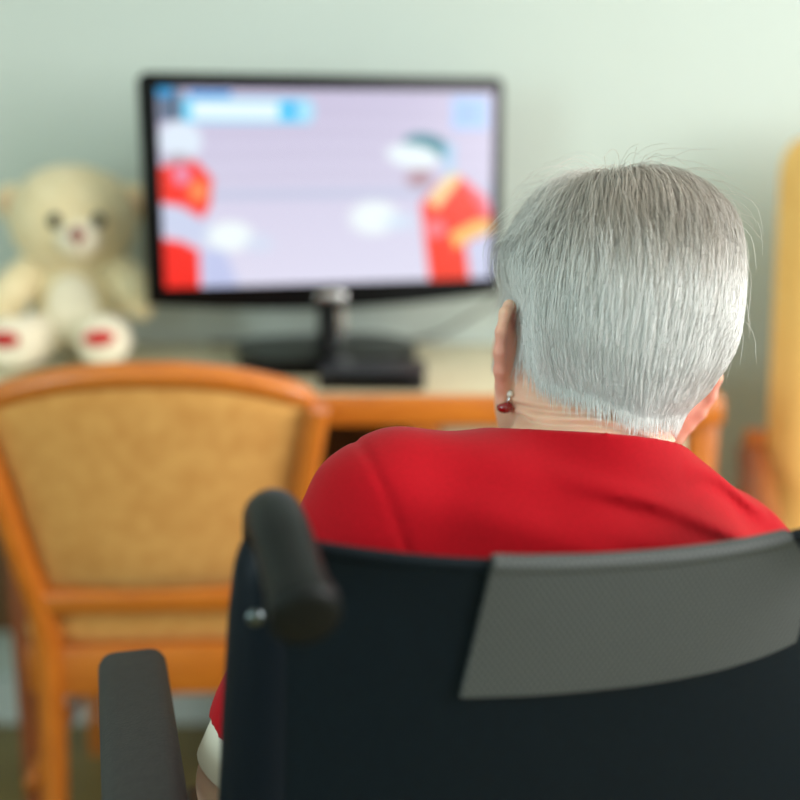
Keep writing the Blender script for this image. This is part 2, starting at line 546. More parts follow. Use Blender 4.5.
MB().ell((0.0, -0.0175, TZ + 0.011), (0.026, 0.0025, 0.009)).build('brand_badge', 'silver', tv)
MB().tube([(0, 0.02, 0.012), (0, 0.02, 0.06), (0, 0.02, 0.125)], [0.034, 0.026, 0.024], 20, flat=0.6).build('stand_neck', 'black_gloss', tv)
MB().tube([(0.018, 0.000, 0.040), (0.020, -0.001, 0.075), (0.020, 0.0, 0.100)], [0.006, 0.009, 0.009], 12).build('neck_highlight', 'silver', tv)  # added silver strip, stands in for the highlight on the glossy neck
out = [(0.145 * math.copysign(abs(math.cos(a)) ** 0.6, math.cos(a)), 0.035 + 0.125 * math.copysign(abs(math.sin(a)) ** 0.75, math.sin(a))) for a in [2 * math.pi * k / 48 for k in range(48)]]
bs = MB().prism(out, 0.026, 0.009, plane='xy').build('stand_base', 'black_gloss', tv)
bs.location = (0, 0, 0.0135)

stb = thing('set_top_box', 'flat black set-top box in front of the television stand', 'box', (-0.040, 1.683, DZ), R(-3))
MB().box((0, 0, 0.016), (0.155, 0.09, 0.030), 0.004).build('case', 'black_satin', stb)
MB().box((0, -0.0478, 0.016), (0.120, 0.002, 0.014), 0.0008).build('front_window', 'black_gloss', stb)
for sx in (-0.06, 0.06):
    for sy in (-0.035, 0.035):
        MB().tube([(sx, sy, 0.0), (sx, sy, 0.004)], 0.007, 10).build('foot', 'rubber', stb)

cb = MB().tube([(0.10, 1.905, 0.93), (0.16, 1.93, 0.90), (0.20, 1.98, 0.87), (0.12, 2.02, 0.80), (0.02, 2.03, 0.757), (-0.20, 2.03, 0.7545), (-0.34, 2.03, 0.7545)], 0.0035, 8, smooth=6).build('power_cable', 'cable', tv)
cb.matrix_parent_inverse = tv.matrix_basis.inverted()

# ------------------------------------------------------------------ teddy bear
tb = thing('teddy_bear', 'cream plush teddy bear with red foot pads sitting beside the television', 'teddy bear', (-0.536, 1.90, DZ + 0.003), R(6))


def plush(mb, amp=0.0035, sc=90):
    for v in mb.bm.verts:
        n = (math.sin(v.co.x * sc + 1.3) * math.sin(v.co.y * sc * 1.1) * math.sin(v.co.z * sc * 0.93 + 0.6))
        q = v.co.normalized() if v.co.length > 0 else Vector((0, 0, 1))
        v.co += q * amp * n
    return mb


tb.scale = (0.96, 0.96, 0.95)
plush(MB().ell((0, 0.02, 0.095), (0.080, 0.072, 0.098), seg=36)).build('torso', 'plush', tb)
MB().ell((0, -0.040, 0.090), (0.045, 0.020, 0.062)).build('belly_patch', 'plush_white', tb)
hd = plush(MB().ell((0.0, 0.01, 0.238), (0.108, 0.092, 0.096), seg=40)).build('head', 'plush', tb)
plush(MB().ell((0.020, -0.074, 0.212), (0.038, 0.030, 0.030))).build('muzzle', 'plush_white', hd)
MB().ell((0.024, -0.104, 0.222), (0.013, 0.008, 0.012)).build('nose', 'nose', hd)
MB().tube([(0.024, -0.104, 0.212), (0.024, -0.103, 0.200)], 0.002, 8).build('mouth_stitch', 'nose', hd)
for s in (-1, 1):
    MB().ell((0.020 + 0.034 * s, -0.077 + 0.006 * s, 0.243), (0.011, 0.007, 0.013)).build('eye', 'eye', hd)
    e = plush(MB().ell((0.100 * s, 0.02, 0.268), (0.032, 0.018, 0.034), rot=(0, R(18 * s), 0))).build('ear', 'plush', hd)
    MB().ell((0.101 * s, 0.004, 0.268), (0.021, 0.008, 0.021), rot=(0, R(18 * s), 0)).build('inner_ear', 'plush_ear', e)
    MB().tube([(0.066 * s, 0.0, 0.158), (0.098 * s, -0.03, 0.125), (0.108 * s, -0.058, 0.098), (0.104 * s, -0.068, 0.090)], [0.030, 0.034, 0.032, 0.018], 18, smooth=5).build('arm', 'plush', tb)
    lg = MB().tube([(0.045 * s, 0.0, 0.045), (0.066 * s - 0.008, -0.070, 0.042), (0.075 * s - 0.018, -0.122, 0.047), (0.076 * s - 0.020, -0.136, 0.049)], [0.040, 0.041, 0.042, 0.030], 20, smooth=5).build('leg', 'plush_white', tb)
    MB().ell((0.076 * s - 0.020, -0.140, 0.056), (0.027, 0.008, 0.013), rot=(0, 0, R(14 * s))).build('foot_pad', 'plush_red', lg)

# ------------------------------------------------------------------ wooden dining chair pushed under the desk
ch = thing('wooden_chair', 'orange wood chair with gold upholstered back pushed up to the desk', 'chair', (-0.335, 1.53, 0), R(3))
# back plane leans toward the camera with height: y_back(z)
def yb(z): return -0.20 * max(z - 0.42, 0)
# half width of the back between the posts at height z
def hw(z): return 0.146 + 0.190 * (z - 0.45)
NXp = 26
def arch(x, zt, drop, half): return zt - drop * (x / half) ** 2
# rear legs run from the floor to the top rail
for s in (-1, 1):
    pts = [(s * 0.166, -0.055, 0.0), (s * 0.166, -0.012, 0.22), (s * 0.166, 0.0, 0.42), (s * (hw(0.55) + 0.022), yb(0.55), 0.55),
           (s * (hw(0.66) + 0.020), yb(0.66), 0.66), (s * (hw(0.76) + 0.020), yb(0.76), 0.762)]
    MB().tube(pts, [0.016, 0.019, 0.020, 0.018, 0.017, 0.015], 14, smooth=5, flat=1.25, up=(0, 1, 0)).build('rear_leg', 'wood_v', ch)
# top rail, arched
pts = []
for k in range(31):
    x = -0.217 + 0.434 * k / 30
    z = 0.812 - 0.052 * abs(x / 0.238) ** 2.3
    pts.append((x, yb(z) - 0.004 + 0.05 * (x / 0.238) ** 2 * 0.6, z))
rad = [0.0185] * 31
rad[0] = rad[-1] = 0.010; rad[1] = rad[-2] = 0.016
MB().tube(pts, rad, 14, flat=0.95, up=(0, 0, 1)).build('top_rail', 'wood_h', ch)
# upholstered back panel (front and back faces) with a soft crown
V, F = [], []
N, K = 28, 22
for face in (0, 1):
    for j in range(K + 1):
        t = j / K
        for i in range(N + 1):
            u = -1 + 2 * i / N
            z0 = 0.497
            half = hw(z0 + t * 0.29)
            x = u * (half + 0.006)
            ztop = 0.806 - 0.052 * abs(x / 0.238) ** 2.3
            z = z0 + t * (ztop - z0)
            puff = 0.012 * ((1 - u ** 6) * (1 - (2 * t - 1) ** 6)) ** 0.5
            y = yb(z) + 0.018 * (u * u) + ((-0.006 - puff) if face == 0 else (0.006 + puff))
            V.append((x, y, z))
n1 = (N + 1) * (K + 1)
for j in range(K):
    for i in range(N):
        a = j * (N + 1) + i
        F.append((a, a + 1, a + N + 2, a + N + 1))
        F.append((n1 + a + 1, n1 + a, n1 + a + N + 1, n1 + a + N + 2))
link('back_panel', mesh_np('back_panel', V, F), 'fabric_gold', ch)
MB().box((0, yb(0.477), 0.477), (0.330, 0.026, 0.036), 0.008, 3, rot=(R(11), 0, 0)).build('lower_rail', 'wood_h', ch)
MB().box((0, 0.215, 0.425), (0.40, 0.415, 0.055), 0.020, 4).build('seat_cushion', 'fabric_gold', ch)
MB().box((0, 0.005, 0.365), (0.37, 0.026, 0.075), 0.005).build('seat_rail', 'wood_h', ch)
MB().box((0, 0.405, 0.365), (0.37, 0.026, 0.075), 0.005).build('seat_rail', 'wood_h', ch)
for s in (-1, 1):
    MB().box((s * 0.188, 0.205, 0.365), (0.024, 0.40, 0.070), 0.005).build('seat_rail', 'wood', ch)
    MB().tube([(s * 0.205, 0.425, 0.0), (s * 0.197, 0.405, 0.36)], [0.014, 0.020], 14).build('front_leg', 'wood_v', ch)
    MB().tube([(s * 0.198, -0.018, 0.20), (s * 0.200, 0.41, 0.17)], 0.011, 10).build('stretcher', 'wood', ch)

# ------------------------------------------------------------------ high-backed armchair on the right
ac = thing('armchair', 'high-backed yellow upholstered armchair with wooden arms beside the desk', 'armchair', (0.808, 1.52, 0), R(-12))
# local: faces -y
def soft_slab(w_, h_, d_, nx=20, nz=30, rc=0.07):
    """rounded cushion in xz with thickness along y"""
    V, F = [], []
    for face in (0, 1):
        for j in range(nz + 1):
            t = j / nz
            for i in range(nx + 1):
                u = -1 + 2 * i / nx
                z = t * h_
                x = u * w_ / 2
                e = min(z, h_ - z)
                if h_ - z < rc:
                    k = rc - math.sqrt(max(rc * rc - (rc - (h_ - z)) ** 2, 0))
                    x = u * (w_ / 2 - k)
                q = ((1 - abs(u) ** 5) * (1 - abs(2 * t - 1) ** 9)) ** 0.4
                V.append((x, (-1 if face == 0 else 1) * (d_ / 2) * q, z))
    n1 = (nx + 1) * (nz + 1)
    for j in range(nz):
        for i in range(nx):
            a = j * (nx + 1) + i
            F.append((a, a + 1, a + nx + 2, a + nx + 1))
            F.append((n1 + a + 1, n1 + a, n1 + a + nx + 1, n1 + a + nx + 2))
    return V, F
V, F = soft_slab(0.54, 0.745, 0.13)
bk = link('backrest', mesh_np('backrest', V, F), 'fabric_yellow', ac)
bk.location = (0, 0.165, 0.40); bk.rotation_euler = (R(-12), 0, 0)
MB().box((0, -0.05, 0.40), (0.50, 0.50, 0.13), 0.045, 4).build('seat_cushion', 'fabric_yellow', ac)
MB().box((0, -0.04, 0.30), (0.52, 0.50, 0.07), 0.008).build('seat_frame', 'wood', ac)
for s in (-1, 1):
    MB().tube([(s * 0.288, 0.24, 0.612), (s * 0.292, 0.12, 0.598), (s * 0.300, 0.00, 0.600), (s * 0.302, -0.085, 0.590), (s * 0.302, -0.122, 0.555), (s * 0.300, -0.120, 0.50)],
              [0.024, 0.027, 0.029, 0.029, 0.027, 0.022], 16, smooth=5, flat=0.8).build('arm', 'wood_dark', ac)
    MB().tube([(s * 0.298, -0.120, 0.55), (s * 0.284, -0.150, 0.30), (s * 0.284, -0.185, 0.0)], [0.021, 0.024, 0.017], 14, smooth=4).build('front_leg', 'wood_v', ac)
    MB().tube([(s * 0.284, 0.235, 0.650), (s * 0.284, 0.225, 0.60), (s * 0.284, 0.185, 0.34), (s * 0.284, 0.265, 0.0)], [0.018, 0.022, 0.024, 0.017], 14, smooth=5).build('rear_leg', 'wood_v', ac)
MB().box((0, 0.225, 0.62), (0.53, 0.025, 0.05), 0.008).build('back_rail', 'wood_h', ac)

# ------------------------------------------------------------------ wheelchair
YAW = R(15)
WC = Vector((0.1099, 0.6989, 0))
wc = thing('wheelchair', 'black wheelchair with foam armrest and grey mesh patch on its back', 'wheelchair', WC, YAW)
HB = 0.193
def post(s, z):
    """post centre line; reclined slightly, spread a little towards the seat"""
    k = 0.89 - z
    return Vector((s * (HB + 0.055 * max(k, 0)), 0.05 * k if k > 0 else 0.0, z))
for s in (-1, 1):
    p = [post(s, z) for z in (0.30, 0.45, 0.60, 0.75, 0.86)]
    top = Vector((s * HB, -0.004, 0.880))
    p += [top, Vector((s * HB, -0.020, 0.888)), Vector((s * HB, -0.045, 0.886)), Vector((s * HB, -0.09, 0.874))]
    MB().tube(p, 0.0115, 12, smooth=4).build('back_post', 'frame_paint', wc)
    # moulded hand grip
    gp = [Vector((s * HB, 0.012, 0.868)), Vector((s * HB, 0.000, 0.884)), Vector((s * HB, -0.018, 0.889)), Vector((s * HB, -0.045, 0.886)), Vector((s * HB, -0.07, 0.880)), Vector((s * HB, -0.096, 0.873)), Vector((s * HB, -0.104, 0.871))]
    gr = MB().tube(gp, [0.0155, 0.0168, 0.0172, 0.0172, 0.0168, 0.0172, 0.0180], 20, smooth=4).build('push_grip', 'grip', wc)
    MB().tube([(s * HB, -0.102, 0.872), (s * HB, -0.112, 0.869), (s * HB, -0.115, 0.868)], [0.0190, 0.0190, 0.013], 20, smooth=3).build('grip_end', 'grip', gr)
    # vinyl sleeve of the sling round the post
    zz = [0.47, 0.55, 0.65, 0.75, 0.82, 0.855, 0.872]
    MB().tube([post(s, z) + Vector((0, -0.002, 0)) for z in zz], [0.030, 0.030, 0.029, 0.028, 0.026, 0.023, 0.017], 20, smooth=4, flat=0.9).build('post_sleeve', 'sleeve', wc)
    q = post(s, 0.832)
    MB().ell((q.x - 0.010 , q.y - 0.024, q.z), (0.0058, 0.0035, 0.0058)).build('snap_button', 'dark_metal', wc)


def sling(u, t, off=0.0):
    """u -1..1 across, t 0 bottom 1 top"""
    ztop = 0.870 - 0.009 * u - 0.014 * (1 - abs(u) ** 2.0)
    z = 0.47 + t * (ztop - 0.47)
    pl = post(1, z)
    x = u * pl.x
    bulge = 0.030 * (1 - abs(u) ** 2.6) * (0.45 + 0.55 * t)
    y = pl.y - 0.024 - bulge - off
    return (x, y, z)


def sheet(name, m, u0, u1, t0, t1, nu, nt_, off, thick, parent, edge=None):
    V, F = [], []
    for face in (0, 1):
        for j in range(nt_ + 1):
            for i in range(nu + 1):
                u = u0 + (u1 - u0) * i / nu
                t = t0 + (t1 - t0) * j / nt_
                if edge: u, t = edge(i / nu, j / nt_, u, t)
                x, y, z = sling(u, t, off)
                if face == 1: y += thick
                V.append((x, y, z))
    n1 = (nu + 1) * (nt_ + 1)
    a = lambda i, j: j * (nu + 1) + i
    for j in range(nt_):
        for i in range(nu):
            F.append((a(i, j), a(i + 1, j), a(i + 1, j + 1), a(i, j + 1)))
            F.append((n1 + a(i + 1, j), n1 + a(i, j), n1 + a(i, j + 1), n1 + a(i + 1, j + 1)))
    for i in range(nu):
        for j in (0, nt_):
            F.append((a(i, j), a(i + 1, j), n1 + a(i + 1, j), n1 + a(i, j)))
    for j in range(nt_):
        for i in (0, nu):
            F.append((a(i, j), a(i, j + 1), n1 + a(i, j + 1), n1 + a(i, j)))
    me = mesh_np(name, V, F)
    bm = bmesh.new(); bm.from_mesh(me)
    bmesh.ops.recalc_face_normals(bm, faces=bm.faces)
    for e in bm.edges:
        if len(e.link_faces) == 2 and e.calc_face_angle(0) > R(50): e.smooth = False
    bm.to_mesh(me); bm.free()
    return link(name, me, m, parent)


sl = sheet('back_sling', 'sling', -0.985, 0.985, 0, 1, 40, 24, 0.0, 0.006, wc)
# rolled top hem and the mesh patch folded over it
MB().tube([Vector(sling(u, 1.0)) + Vector((0, 0.003, -0.001)) for u in np.linspace(-0.97, 0.97, 33)], 0.0045, 10).build('top_hem', 'sling', sl)
pt = sheet('mesh_patch', 'patch', -0.375, 0.735, 0.785, 1.005, 40, 14, 0.005, 0.004, wc,
           edge=lambda a, b_, u, t: (u - (1 - b_) * 0.07 * (1 - a) - 0.07 * max(0, (b_ - 0.62) / 0.38) ** 2 * a ** 6 - 0.015 * max(0, (0.15 - b_) / 0.15) * a ** 6, t + 0.025 * (1 - b_) * a ** 4))
pt['label'] = 'grey woven mesh patch folded over the top of the sling'
MB().tube([Vector(sling(u, 1.0)) + Vector((0, 0.000, 0.001)) for u in np.linspace(-0.37, 0.655, 30)], 0.0062, 12).build('patch_fold', 'patch', pt)

# armrests
for s in (-1, 1):
    x = s * 0.272
    ar = MB().box((x, 0.175, 0.655), (0.058, 0.29, 0.034), 0.014, 4).build('armrest_pad', 'foam', wc)
    MB().tube([(x, 0.035, 0.42), (x, 0.035, 0.62), (x, 0.06, 0.634), (x, 0.28, 0.634), (x, 0.305, 0.61), (x, 0.305, 0.42)], 0.010, 10, smooth=4).build('armrest_frame', 'frame_paint', wc)
    MB().box((x - s * 0.014, 0.17, 0.51), (0.004, 0.24, 0.18), 0.001).build('side_panel', 'black_satin', wc)
    # side frame
    MB().tube([(s * 0.215, 0.03, 0.43), (s * 0.215, 0.42, 0.44), (s * 0.212, 0.45, 0.40), (s * 0.200, 0.47, 0.20), (s * 0.18, 0.485, 0.12)], 0.0115, 10, smooth=4).build('side_frame', 'frame_paint', wc)
    MB().tube([(s * 0.215, 0.03, 0.25), (s * 0.215, 0.36, 0.22), (s * 0.215, 0.44, 0.36)], 0.0115, 10, smooth=4).build('lower_frame', 'frame_paint', wc)
    MB().tube([(s * 0.20, 0.06, 0.24), (-s * 0.20, 0.30, 0.43)], 0.010, 10).build('cross_brace', 'frame_paint', wc)
    # big wheel
    ty = MB().torus((s * 0.315, 0.05, 0.30), 0.283, 0.015).build('tyre', 'rubber', wc)
    MB().torus((s * 0.315, 0.05, 0.30), 0.266, 0.008).build('wheel_rim', 'silver', wc)
    MB().torus((s * 0.345, 0.05, 0.30), 0.250, 0.008).build('hand_rim', 'chrome', wc)
    MB().tube([(s * 0.24, 0.05, 0.30), (s * 0.335, 0.05, 0.30)], 0.022, 14).build('hub', 'frame_paint', wc)
    for k in range(12):
        a = 2 * math.pi * k / 12
        MB().tube([(s * 0.315, 0.05 + 0.02 * math.cos(a), 0.30 + 0.02 * math.sin(a)), (s * 0.315, 0.05 + 0.262 * math.cos(a), 0.30 + 0.262 * math.sin(a))], 0.002, 6, cap=False).build('spoke', 'silver', wc)
    # caster
    MB().torus((s * 0.205, 0.40, 0.075), 0.058, 0.017, n=24).build('caster_tyre', 'rubber', wc)
    MB().tube([(s * 0.205, 0.40, 0.075), (s * 0.240, 0.40, 0.075), (s * 0.238, 0.39, 0.16), (s * 0.214, 0.39, 0.22)], 0.008, 8, smooth=3).build('caster_fork', 'frame_paint', wc)
    MB().box((s * 0.095, 0.52, 0.105), (0.15, 0.13, 0.012), 0.005).build('footplate', 'black_satin', wc)
MB().box((0, 0.215, 0.432), (0.40, 0.40, 0.014), 0.005).build('seat_sling', 'sling', wc)

# ------------------------------------------------------------------ the seated person: signed-distance modelling
Fd = np.array([-math.sin(YAW), math.cos(YAW), 0.0])
Rd = np.array([math.cos(YAW), math.sin(YAW), 0.0])
WCn = np.array([0.105, 0.699, 0.0])     # the person's seat reference
def L(r, f, z):
    return WCn + Rd * r + Fd * f + np.array([0, 0, z])
HC = np.array([0.1715, 0.932, 0.983])          # centre of the hair-covered head
HM = np.array((Euler((0, 0, R(14))).to_matrix() @ Euler((R(-6), 0, 0)).to_matrix() @ Euler((0, R(14), 0)).to_matrix()))
BM = np.array([Rd, Fd, [0, 0, 1.0]]).T         # chair-aligned axes
def Hd(x, y, z):
    return HC + HM @ np.array([x, y, z])


class Cone:      # capsule with two radii
    def __init__(s, a, b, ra, rb, k=0.02):
        s.a, s.b, s.ra, s.rb, s.k = np.asarray(a, float), np.asarray(b, float), ra, rb, k
        m_ = max(ra, rb)
        s.lo = np.minimum(s.a, s.b) - m_; s.hi = np.maximum(s.a, s.b) + m_
    def d(s, X, Y, Z):
        e = s.b - s.a
        px, py, pz = X - s.a[0], Y - s.a[1], Z - s.a[2]
        t = np.clip((px * e[0] + py * e[1] + pz * e[2]) / max(e @ e, 1e-12), 0, 1)
        return np.sqrt((px - t * e[0]) ** 2 + (py - t * e[1]) ** 2 + (pz - t * e[2]) ** 2) - (s.ra + t * (s.rb - s.ra))


class Ell:
    def __init__(s, c, r, A=None, k=0.02):
        s.c, s.r, s.A, s.k = np.asarray(c, float), np.asarray(r, float), (np.eye(3) if A is None else np.asarray(A)), k
        ext = np.sqrt(((s.A * s.r[None, :]) ** 2).sum(1))
        s.lo = s.c - ext; s.hi = s.c + ext
    def d(s, X, Y, Z):
        p = (X - s.c[0], Y - s.c[1], Z - s.c[2])
        q = [p[0] * s.A[0, i] + p[1] * s.A[1, i] + p[2] * s.A[2, i] for i in range(3)]
        k0 = np.sqrt(sum((q[i] / s.r[i]) ** 2 for i in range(3)))
        k1 = np.sqrt(sum((q[i] / s.r[i] ** 2) ** 2 for i in range(3))) + 1e-9
        return k0 * (k0 - 1) / k1


def smin(a, b, k):
    h = np.clip(0.5 + 0.5 * (b - a) / k, 0, 1)
    return b + (a - b) * h - k * h * (1 - h)


def eval_pts(prims, P):
    X, Y, Z = P[:, 0], P[:, 1], P[:, 2]
    f = np.full(len(P), 1.0)
    for pr in prims:
        f = smin(f, pr.d(X, Y, Z), pr.k)
    return f


def grad(prims, P, e=0.0012):
    G = np.zeros_like(P)
    for i in range(3):
        q = np.zeros(3); q[i] = e
        G[:, i] = eval_pts(prims, P + q) - eval_pts(prims, P - q)
    return G / (np.linalg.norm(G, axis=1, keepdims=True) + 1e-12)


def grid_eval(prims, xs, ys, zs, margin=0.04):
    F_ = np.full((len(xs), len(ys), len(zs)), 1.0, np.float32)
    for pr in prims:
        lo, hi = pr.lo - margin, pr.hi + margin
        i0, i1 = np.searchsorted(xs, lo[0]), np.searchsorted(xs, hi[0])
        j0, j1 = np.searchsorted(ys, lo[1]), np.searchsorted(ys, hi[1])
        k0, k1 = np.searchsorted(zs, lo[2]), np.searchsorted(zs, hi[2])
        if i1 <= i0 or j1 <= j0 or k1 <= k0: continue
        d = pr.d(xs[i0:i1, None, None], ys[None, j0:j1, None], zs[None, None, k0:k1])
        F_[i0:i1, j0:j1, k0:k1] = smin(F_[i0:i1, j0:j1, k0:k1], d, pr.k)
    return F_


def surface_nets(Fv, xs, ys, zs):
    S = Fv < 0
    nx, ny, nz = S.shape
    cnt = np.zeros((nx - 1, ny - 1, nz - 1), np.uint8)
    for a in (0, 1):
        for b_ in (0, 1):
            for c in (0, 1):
                cnt += S[a:nx - 1 + a, b_:ny - 1 + b_, c:nz - 1 + c]
    I, J, K_ = np.nonzero((cnt > 0) & (cnt < 8))
    vid = np.full(cnt.shape, -1, np.int32)
    vid[I, J, K_] = np.arange(len(I))
    acc = np.zeros((len(I), 3)); num = np.zeros(len(I))
    ax = (xs, ys, zs)
    for axis in range(3):
        o1, o2 = [q for q in range(3) if q != axis]
        for u in (0, 1):
            for v in (0, 1):
                off = [0, 0, 0]; off[o1] = u; off[o2] = v
                i0 = [I + off[0], J + off[1], K_ + off[2]]
                i1 = [q.copy() for q in i0]; i1[axis] = i1[axis] + 1
                f0 = Fv[tuple(i0)]; f1 = Fv[tuple(i1)]
                c = (f0 < 0) != (f1 < 0)
                t = np.where(c, f0 / np.where(c, f0 - f1, 1), 0)
                p = np.stack([ax[q][i0[q]] for q in range(3)], 1)
                p[:, axis] += t * (ax[axis][i1[axis]] - ax[axis][i0[axis]])
                acc[c] += p[c]; num[c] += 1
    V_ = acc / num[:, None]
    Fs = []
    for axis in range(3):
        o1, o2 = [(1, 2), (2, 0), (0, 1)][axis]
        sl0 = [slice(None)] * 3; sl1 = [slice(None)] * 3
        sl0[axis] = slice(0, -1); sl1[axis] = slice(1, None)
        A_ = S[tuple(sl0)]; B_ = S[tuple(sl1)]
        E = np.stack(np.nonzero(A_ != B_), 1)
        lim = np.array(cnt.shape)
        ok = (E[:, o1] > 0) & (E[:, o2] > 0) & (E[:, o1] < lim[o1]) & (E[:, o2] < lim[o2])
        E = E[ok]
        fl = A_[E[:, 0], E[:, 1], E[:, 2]]
        def cell(du, dv):
            c = E.copy(); c[:, o1] -= du; c[:, o2] -= dv
            return vid[c[:, 0], c[:, 1], c[:, 2]]
        Q = np.stack([cell(1, 1), cell(0, 1), cell(0, 0), cell(1, 0)], 1)
        Q[~fl] = Q[~fl][:, ::-1]
        Fs.append(Q)
    return V_, np.concatenate(Fs)


def axis_pts(segs):
    """segs: [(start, end, step), ...] contiguous"""
    out = [segs[0][0]]
    for a, b_, st_ in segs:
        n = max(1, int(round((b_ - a) / st_)))
        out += list(np.linspace(a, b_, n + 1)[1:])
    return np.array(out)


E3 = HM
# ---- head (without ears): also the scalp for the hair
head = [Ell(Hd(0, -0.004, -0.010), (0.0745, 0.096, 0.0865), E3, 0.02),
        Ell(Hd(0, -0.043, -0.048), (0.058, 0.046, 0.052), E3, 0.03),
        Ell(Hd(0, 0.042, -0.062), (0.060, 0.055, 0.080), E3, 0.03),
        Cone(Hd(-0.052, 0.012, -0.088), Hd(-0.018, 0.080, -0.130), 0.020, 0.018, 0.03),
        Cone(Hd(0.052, 0.012, -0.088), Hd(0.018, 0.080, -0.130), 0.020, 0.018, 0.03),
        Cone(Hd(-0.012, 0.088, -0.134), Hd(0.012, 0.088, -0.134), 0.017, 0.017, 0.02)]
neck = [Cone(L(0.083, 0.150, 0.83), Hd(0, -0.018, -0.075), 0.062, 0.050, 0.03),
        Cone(L(0.085, 0.122, 0.855), Hd(0.0, -0.054, -0.062), 0.031, 0.034, 0.03)]
scalp = head + neck
face = []
for s in (-1, 1):
    face += [Ell(Hd(s * 0.040, 0.066, -0.062), (0.024, 0.022, 0.024), E3, 0.02),
             Cone(Hd(s * 0.012, 0.086, -0.020), Hd(s * 0.042, 0.073, -0.022), 0.010, 0.008, 0.020),
             Ell(Hd(s * 0.031, 0.077, -0.038), (0.015, 0.011, 0.010), E3, 0.006),
             Ell(Hd(s * 0.011, 0.103, -0.068), (0.008, 0.010, 0.007), E3, 0.006)]
face += [Cone(Hd(0, 0.096, -0.028), Hd(0, 0.112, -0.064), 0.008, 0.011, 0.010),
         Ell(Hd(0, 0.092, -0.094), (0.024, 0.010, 0.005), E3, 0.004),
         Ell(Hd(0, 0.091, -0.104), (0.021, 0.010, 0.006), E3, 0.006)]
ears = []
ear_c = {}
for s in (-1, 1):
    th = R(36) if s < 0 else R(74)
    wv_ = np.array([s * math.sin(th), -math.cos(th), 0.0])       # from the attachment to the rim
    uv_ = np.array([-0.20 if s < 0 else 0.0, -0.16, 0.97])
    uv_ /= np.linalg.norm(uv_)
    wv_ -= uv_ * (wv_ @ uv_); wv_ /= np.linalg.norm(wv_)                          # up along the ear
    nv_ = np.cross(uv_, wv_); nv_ /= np.linalg.norm(nv_)
    A = HM @ np.stack([wv_, uv_, nv_], 1)
    base = np.array([-0.072 if s < 0 else 0.079, 0.004, -0.065 if s < 0 else -0.070])
    def Ep(w_, u_, n_=0.0): return HC + HM @ (base + wv_ * w_ + uv_ * u_ + nv_ * n_)
    ears.append(Ell(Ep(0.012, 0.002), (0.016, 0.032, 0.0042), A, 0.006))
    ears.append(Ell(Ep(0.006, -0.002), (0.012, 0.022, 0.009), A, 0.008))
    rim = [(0.000, 0.022), (0.004, 0.034), (0.013, 0.040), (0.023, 0.036), (0.029, 0.022), (0.029, 0.006), (0.025, -0.010), (0.018, -0.024), (0.012, -0.034)]
    for (a, b_) in zip(rim, rim[1:]):
        ears.append(Cone(Ep(*a), Ep(*b_), 0.0042, 0.0042, 0.004))
    ears.append(Ell(Ep(0.009, -0.036), (0.0095, 0.012, 0.0048), A, 0.006))
    ear_c[s] = (Ep(0.010, 0.0), Ep(0.009, -0.040), A)

torso = [Ell(L(0.02, 0.150, 0.535), (0.165, 0.115, 0.095), BM, 0.04),
         Ell(L(0.03, 0.150, 0.640), (0.150, 0.110, 0.120), BM, 0.05),
         Ell(L(0.05, 0.145, 0.740), (0.145, 0.105, 0.110), BM, 0.05),
         Ell(L(0.062, 0.138, 0.800), (0.125, 0.085, 0.070), BM, 0.04),
         Cone(L(0.060, 0.140, 0.838), L(-0.060, 0.150, 0.838), 0.042, 0.042, 0.03),     # left trapezius, raised
         Cone(L(0.090, 0.135, 0.835), L(0.190, 0.152, 0.768), 0.042, 0.038, 0.03)]
shl = L(-0.084, 0.158, 0.820); elb = L(-0.182, 0.165, 0.617); wrl = L(-0.085, 0.370, 0.580)
shr = L(0.214, 0.160, 0.757); ebr = L(0.232, 0.170, 0.560); wrr = L(0.110, 0.370, 0.565)
arms_u = [Cone(shl, elb, 0.047, 0.038, 0.03), Cone(shr, ebr, 0.047, 0.038, 0.03)]
arms_f = [Cone(elb, wrl, 0.042, 0.024, 0.02), Cone(ebr, wrr, 0.037, 0.024, 0.02)]


def hand(wr, el, side):
    """palm and five curled fingers resting on the thigh"""
    f = wr - el; f[2] = 0; f /= np.linalg.norm(f)
    lat = np.array([f[1], -f[0], 0.0])                # to the right of the hand
    up = np.array([0, 0, 1.0])
    th = -lat * side                                   # thumb towards the body's middle
    pr = [Cone(wr, wr + f * 0.03, 0.022, 0.020, 0.015)]
    P0 = wr + f * 0.02
    for i, q in enumerate((-0.027, -0.009, 0.009, 0.027)):
        k = P0 + f * (0.072 - 0.004 * abs(i - 1)) + lat * q * 1.05 + up * 0.004
        pr.append(Cone(P0 + lat * q * 0.6, k, 0.013, 0.0105, 0.008))
        ln = [0.026, 0.030, 0.032, 0.026] if side > 0 else [0.026, 0.032, 0.030, 0.026]
        a = k; d1 = f * 0.86 - up * 0.5; d2 = f * 0.45 - up * 0.9
        b1 = a + d1 / np.linalg.norm(d1) * ln[i]
        b2 = b1 + d2 / np.linalg.norm(d2) * ln[i] * 0.75
        b3 = b2 + (f * 0.1 - up) * ln[i] * 0.5
        pr += [Cone(a, b1, 0.0095, 0.0085, 0.003), Cone(b1, b2, 0.0085, 0.0078, 0.003), Cone(b2, b3, 0.0078, 0.0066, 0.003)]
    t0 = P0 + th * 0.020
    t1 = t0 + (f * 0.6 + th * 0.7) * 0.034
    t2 = t1 + (f * 0.9 + th * 0.25 - up * 0.2) * 0.028
    t3 = t2 + (f * 0.95 - up * 0.3) * 0.022
    pr += [Cone(t0, t1, 0.0125, 0.0105, 0.006), Cone(t1, t2, 0.0100, 0.0090, 0.003), Cone(t2, t3, 0.0090, 0.0070, 0.003)]
    return pr


